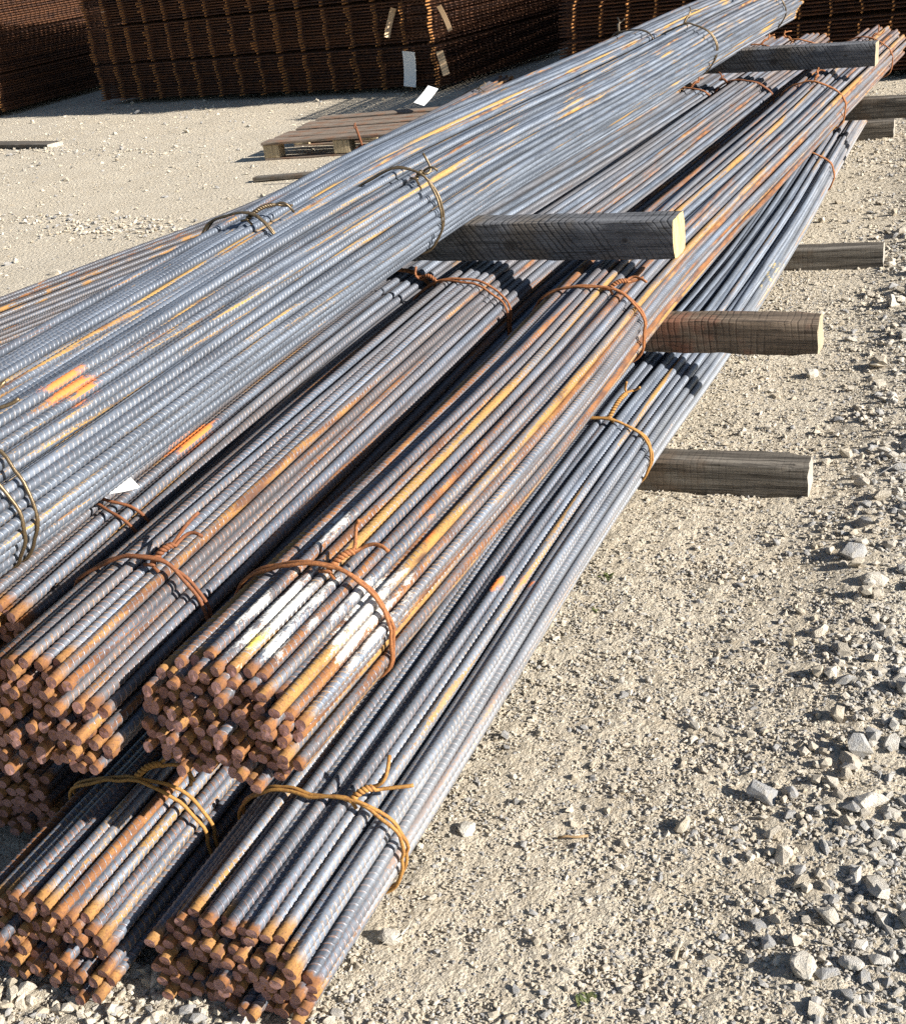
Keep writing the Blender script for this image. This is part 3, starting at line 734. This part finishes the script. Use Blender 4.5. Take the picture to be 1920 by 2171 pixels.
o = add('board', board_mesh(0.66, 0.07, 0.025, (W_old, W_oldend), 62), None, (-3.85, 6.80, 0.004), (0, 0, R(8)))
tag(o, 'short brown board on the gravel in front of the pallet', 'board')

# ------------------------------------------------------------------ gravel
def stone_mesh(name, seed, mat, npts=15, sub=False):
    rng = np.random.default_rng(seed); bm = bmesh.new()
    sc = np.array([1.0, rng.uniform(0.65, 0.95), rng.uniform(0.5, 0.8)])
    for _ in range(npts):
        v = rng.normal(size=3); v /= np.linalg.norm(v); v *= rng.uniform(0.82, 1.05)
        bm.verts.new(v * sc)
    bmesh.ops.convex_hull(bm, input=bm.verts)
    for v in [v for v in bm.verts if not v.link_faces]: bm.verts.remove(v)
    if sub:
        bmesh.ops.bevel(bm, geom=bm.edges[:], offset=0.09, segments=1, affect='EDGES', profile=0.6)
        bmesh.ops.triangulate(bm, faces=bm.faces[:])
        bmesh.ops.subdivide_edges(bm, edges=bm.edges[:], cuts=1, use_grid_fill=True)
        for v in bm.verts:
            nn = mnoise.noise(v.co * 2.6 + Vector((seed, 0, 0))) * 0.10 + mnoise.noise(v.co * 7 + Vector((0, seed, 0))) * 0.035
            v.co *= 1 + nn
    me = bpy.data.meshes.new(name); bm.to_mesh(me); bm.free(); me.materials.append(mat)
    return me
def stone_mat(name, base, alt, grey, bsc=1.0):
    t = NT(name); r = t.rnd(); v = t.objco(); v = t.vmath('ADD', v, t.comb(t.math('MULTIPLY', r, 57.0), 0.0, t.math('MULTIPLY', r, 23.0)))
    r2 = t.math('FRACT', t.math('MULTIPLY', r, 53.17)); r3 = t.math('FRACT', t.math('MULTIPLY', r, 17.9))
    n = t.noise(v, 2.2 * bsc, 5, 0.6); n2 = t.noise(v, 9.0 * bsc, 4, 0.7)
    c = t.mix(r2, base, alt)
    c = t.mix(t.ramp(r3, 0.72, 0.80), c, grey)
    pp = t.sep(t.pos())
    strip = t.math('MULTIPLY', t.ramp(t.math('ADD', pp[0], t.math('MULTIPLY', pp[1], 0.06)), -0.20, 0.02), t.ramp(pp[0], -1.0, -0.8))
    c = t.mix(t.math('MULTIPLY', strip, 0.75), c, t.mix(r2, (0.30, 0.295, 0.285), (0.58, 0.565, 0.535)))
    c = t.mix(t.math('MULTIPLY', t.ramp(n, 0.42, 0.66), 0.55), c, (0.42, 0.37, 0.29))
    c = t.mix(t.math('MULTIPLY', t.ramp(n2, 0.55, 0.72), 0.5), c, (0.26, 0.24, 0.21))
    t.out(c, 0.92, 0.0, 0.2); t.bump(n2, 0.5, 0.08)
    return t.mat
SM = stone_mat('limestone_gravel', (0.53, 0.45, 0.335), (0.72, 0.65, 0.54), (0.36, 0.355, 0.35))
SB = stone_mat('limestone_chunk', (0.56, 0.51, 0.43), (0.70, 0.65, 0.56), (0.36, 0.355, 0.35))
lib = bpy.data.collections.new('stone_shapes')
for i in range(8):
    lib.objects.link(bpy.data.objects.new('stone_shape', stone_mesh('stone_shape', 500 + i, SM)))

def gravel_points():
    rng = np.random.default_rng(7); P, S = [], []
    def scatter(n, x0, x1, y0, y1, smin, smax, dens, pw=2.2, sink=0.25):
        x = rng.uniform(x0, x1, n); y = rng.uniform(y0, y1, n)
        keep = rng.uniform(0, 1, n) < dens(x, y); x = x[keep]; y = y[keep]
        s = smin * (1 - rng.uniform(0, 1, len(x)) * (1 - (smin / smax) ** pw)) ** (-1 / pw)
        z = ground_z(x, y) + s * (0.55 - sink * rng.uniform(0, 2.6, len(x)))
        P.append(np.stack([x, y, z], 1)); S.append(s)
    clump = lambda x, y: np.clip((vnoise(x * 5, y * 5, 31) * 0.6 + vnoise(x * 14, y * 14, 32) * 0.6 - 0.22), 0.05, 1)
    right = lambda x, y: np.clip(0.28 + 1.1 * (x + 0.62 + 0.05 * (y - 1.5)), 0.12, 1.0)
    one = lambda x, y: np.ones_like(x)
    # grit
    scatter(230000, -1.5, 0.7, 0.55, 2.4, 0.0018, 0.0058, lambda x, y: 0.30 + 0.7 * clump(x, y))
    scatter(100000, -1.0, 0.7, 2.4, 5.0, 0.0024, 0.0066, lambda x, y: 0.25 + 0.7 * clump(x, y))
    # pebbles
    scatter(70000, -1.5, 0.8, 0.5, 3.0, 0.0036, 0.012, lambda x, y: clump(x, y) * np.clip(right(x, y) + 0.25, 0, 1))
    scatter(45000, -1.0, 0.8, 3.0, 7.5, 0.0042, 0.014, lambda x, y: clump(x, y) * np.clip(right(x, y) + 0.2, 0, 1))
    # stones
    scatter(9000, -0.9, 0.9, 0.6, 7.5, 0.0085, 0.024, lambda x, y: clump(x, y) * np.clip(right(x, y) - 0.2, 0.02, 1), 2.4, 0.2)
    scatter(14000, -0.55, 0.9, 0.9, 5.5, 0.009, 0.036, lambda x, y: np.clip(3.0 * (x + 0.33 + 0.068 * (y - 1.2)), 0, 1) * (0.25 + 0.75 * vnoise(x * 4, y * 4, 51)), 2.0, 0.15)
    # in front of the cut ends, lower left
    scatter(2600, -1.7, -0.75, 0.45, 1.02, 0.006, 0.022, one, 2.0, 0.2)
    # yard on the left, behind
    scatter(24000, -13, -2.0, 3.0, 11, 0.006, 0.016, lambda x, y: 0.10 + 0.6 * clump(x * 0.4, y * 0.4))
    for (xa, ya, xb, yb) in ((-6.0, 5.95, -4.4, 5.65), (-5.2, 5.6, -4.2, 5.5), (-8.5, 8.6, -6.0, 7.9)):
        u = rng.uniform(0, 1, 170); x = xa + (xb - xa) * u + rng.normal(size=170) * 0.10; y = ya + (yb - ya) * u + rng.normal(size=170) * 0.09
        s = rng.uniform(0.006, 0.018, 170); P.append(np.stack([x, y, ground_z(x, y) + s * 0.5], 1)); S.append(s)
    scatter(2500, -13, -2.0, 3.0, 11, 0.014, 0.045, lambda x, y: clump(x * 0.3, y * 0.3), 2.6, 0.25)
    scatter(6000, -3.0, 1.5, 6.5, 10, 0.006, 0.02, one)
    return np.vstack(P), np.concatenate(S)
gp, gs = gravel_points()
gme = bpy.data.meshes.new('gravel'); gme.from_pydata(gp.tolist(), [], [])
rng = np.random.default_rng(8)
at = gme.attributes.new('stone_scale', 'FLOAT_VECTOR', 'POINT')
sv = np.stack([gs * rng.uniform(0.8, 1.25, len(gs)), gs * rng.uniform(0.75, 1.1, len(gs)), gs * rng.uniform(0.7, 1.0, len(gs))], 1)
at.data.foreach_set('vector', sv.astype(np.float32).ravel())
at = gme.attributes.new('stone_turn', 'FLOAT_VECTOR', 'POINT')
rv = np.stack([rng.uniform(-0.5, 0.5, len(gs)), rng.uniform(-0.5, 0.5, len(gs)), rng.uniform(0, 6.28, len(gs))], 1)
at.data.foreach_set('vector', rv.astype(np.float32).ravel())
gravel = add('gravel', gme); tag(gravel, 'crushed limestone gravel strewn over the yard', 'gravel', None, 'stuff')
ng = bpy.data.node_groups.new('gravel_scatter', 'GeometryNodeTree')
ng.interface.new_socket('Geometry', in_out='INPUT', socket_type='NodeSocketGeometry')
ng.interface.new_socket('Geometry', in_out='OUTPUT', socket_type='NodeSocketGeometry')
gi = ng.nodes.new('NodeGroupInput'); go = ng.nodes.new('NodeGroupOutput')
iop = ng.nodes.new('GeometryNodeInstanceOnPoints'); ci = ng.nodes.new('GeometryNodeCollectionInfo')
ci.inputs['Collection'].default_value = lib; ci.inputs['Separate Children'].default_value = True; ci.inputs['Reset Children'].default_value = True
na = ng.nodes.new('GeometryNodeInputNamedAttribute'); na.data_type = 'FLOAT_VECTOR'; na.inputs['Name'].default_value = 'stone_scale'
nb = ng.nodes.new('GeometryNodeInputNamedAttribute'); nb.data_type = 'FLOAT_VECTOR'; nb.inputs['Name'].default_value = 'stone_turn'
e2r = ng.nodes.new('FunctionNodeEulerToRotation')
ng.links.new(gi.outputs[0], iop.inputs['Points']); ng.links.new(ci.outputs[0], iop.inputs['Instance'])
iop.inputs['Pick Instance'].default_value = True
ng.links.new(nb.outputs[0], e2r.inputs[0]); ng.links.new(e2r.outputs[0], iop.inputs['Rotation'])
ng.links.new(na.outputs[0], iop.inputs['Scale']); ng.links.new(iop.outputs[0], go.inputs[0])
gravel.modifiers.new('scatter', 'NODES').node_group = ng

# single stones one can point to
def stone(x, y, s, seed, label, grp=None, squash=(1, 1, 1), yaw=None):
    o = add('stone', stone_mesh('stone', seed, SB, 26, True), None, (x, y, float(ground_z(x, y)) + s * 0.32 * squash[2]), (random.Random(seed).uniform(-.3, .3), random.Random(seed + 1).uniform(-.3, .3), yaw if yaw is not None else seed * 1.3))
    o.scale = (s * squash[0], s * squash[1], s * squash[2])
    return tag(o, label, 'stone', grp or 'loose stones on the gravel')
stone(-0.785, 1.425, 0.021, 601, 'smooth white stone beside the ochre tie of the right bottom bundle')
stone(-0.803, 1.165, 0.022, 602, 'grey white stone lying alone beside the near ends of the right bottom bundle')
stone(-0.212, 1.276, 0.030, 603, 'tallest pale stone near the bottom right corner, casting a long shadow')
stone(-0.150, 1.300, 0.020, 604, 'pale stone just right of the tallest stone near the bottom right corner')
stone(-0.56, 3.58, 0.028, 605, 'blocky grey stone behind the end of the reddish topped timber')
stone(-0.66, 4.82, 0.026, 606, 'pale stone resting behind the second timber on the ground')
srng = np.random.default_rng(99)
for i in range(26):
    y = float(srng.uniform(1.15, 4.2)); x = float(-0.08 - 0.055 * (y - 1.2) + abs(srng.normal()) * 0.16 - 0.12)
    stone(x, y, float(srng.uniform(0.013, 0.026)), 620 + i, 'angular limestone chunk in the coarse strip along the right edge', 'chunks in the coarse strip')

# ------------------------------------------------------------------ weeds, stick, splinter
def leaf_mat():
    t = NT('weed_leaf'); r = t.noise(t.pos(), 90.0, 2)
    t.out(t.mix(t.ramp(r, 0.35, 0.65), (0.05, 0.075, 0.018), (0.15, 0.16, 0.055)), 0.6); return t.mat
LEAF = leaf_mat()
def weed(x, y, s, n, seed, label):
    rng = np.random.default_rng(seed); z = float(ground_z(x, y))
    root = empty('weed', (x, y, z), label, 'weed', 'weeds in the gravel')
    for k in range(n):
        a = rng.uniform(0, 6.28); L = s * rng.uniform(0.5, 1.1); wd = L * rng.uniform(0.10, 0.2); el = rng.uniform(0.15, 0.9)
        V = []; d = np.array([math.cos(a), math.sin(a)]); q = np.array([-d[1], d[0]])
        o = rng.normal(size=2) * s * 0.35
        for i in range(5):
            u = i / 4; ww = wd * math.sin(math.pi * (0.12 + 0.85 * u)); h = L * math.sin(el) * (u - 0.45 * u * u)
            c = o + d * L * math.cos(el) * u
            V += [(c[0] + q[0] * ww, c[1] + q[1] * ww, h + 0.0006), (c[0] - q[0] * ww, c[1] - q[1] * ww, h + 0.0006), (c[0], c[1], h - 0.0008)]
        F = []
        for i in range(4):
            for k1, k2 in ((0, 1), (1, 2), (2, 0)): F.append((i * 3 + k1, i * 3 + k2, (i + 1) * 3 + k2, (i + 1) * 3 + k1))
        add('leaf', mesh_np('leaf', V, F, (LEAF,)), root)
weed(-0.864 + 0.05, 2.306, 0.020, 12, 1, 'small green weed at the foot of the right bottom bundle')
weed(-0.485, 1.145, 0.016, 16, 2, 'low yellow green weed near the bottom edge of the gravel')
weed(-0.79, 2.16, 0.015, 9, 3, 'tiny dry weed below the green one beside the bundle')
weed(-0.985, 0.905, 0.018, 9, 4, 'tiny weed in front of the cut ends at the bottom')
TW = simple_rust('dry_twig', (0.30, 0.19, 0.09), (0.45, 0.30, 0.16), None, 60)
V, F = tube(np.array([(0, 0, 0), (0.015, 0.002, 0.002), (0.03, 0.001, 0.001), (0.05, 0.004, 0.002)]), 0.0022, 6)
o = add('twig', mesh_np('twig', V, F, (TW,), True), None, (-0.632, 1.447, float(ground_z(-0.61, 1.455)) + 0.006), (0, 0, R(14)))
tag(o, 'short brown twig lying on the gravel right of the bundles', 'twig')
SPL = simple_rust('pale_splinter', (0.62, 0.52, 0.38), (0.72, 0.62, 0.48), None, 60)
V, F = tube(np.array([(0, 0, 0), (0.012, -0.012, 0.003), (0.026, -0.028, 0.0)]), 0.0013, 5)
o = add('splinter', mesh_np('splinter', V, F, (SPL,), True), None, (-1.00, 2.475, 0.285), (0, 0, 0))
tag(o, 'pale wood splinter lying across bars of the right bottom bundle', 'splinter')
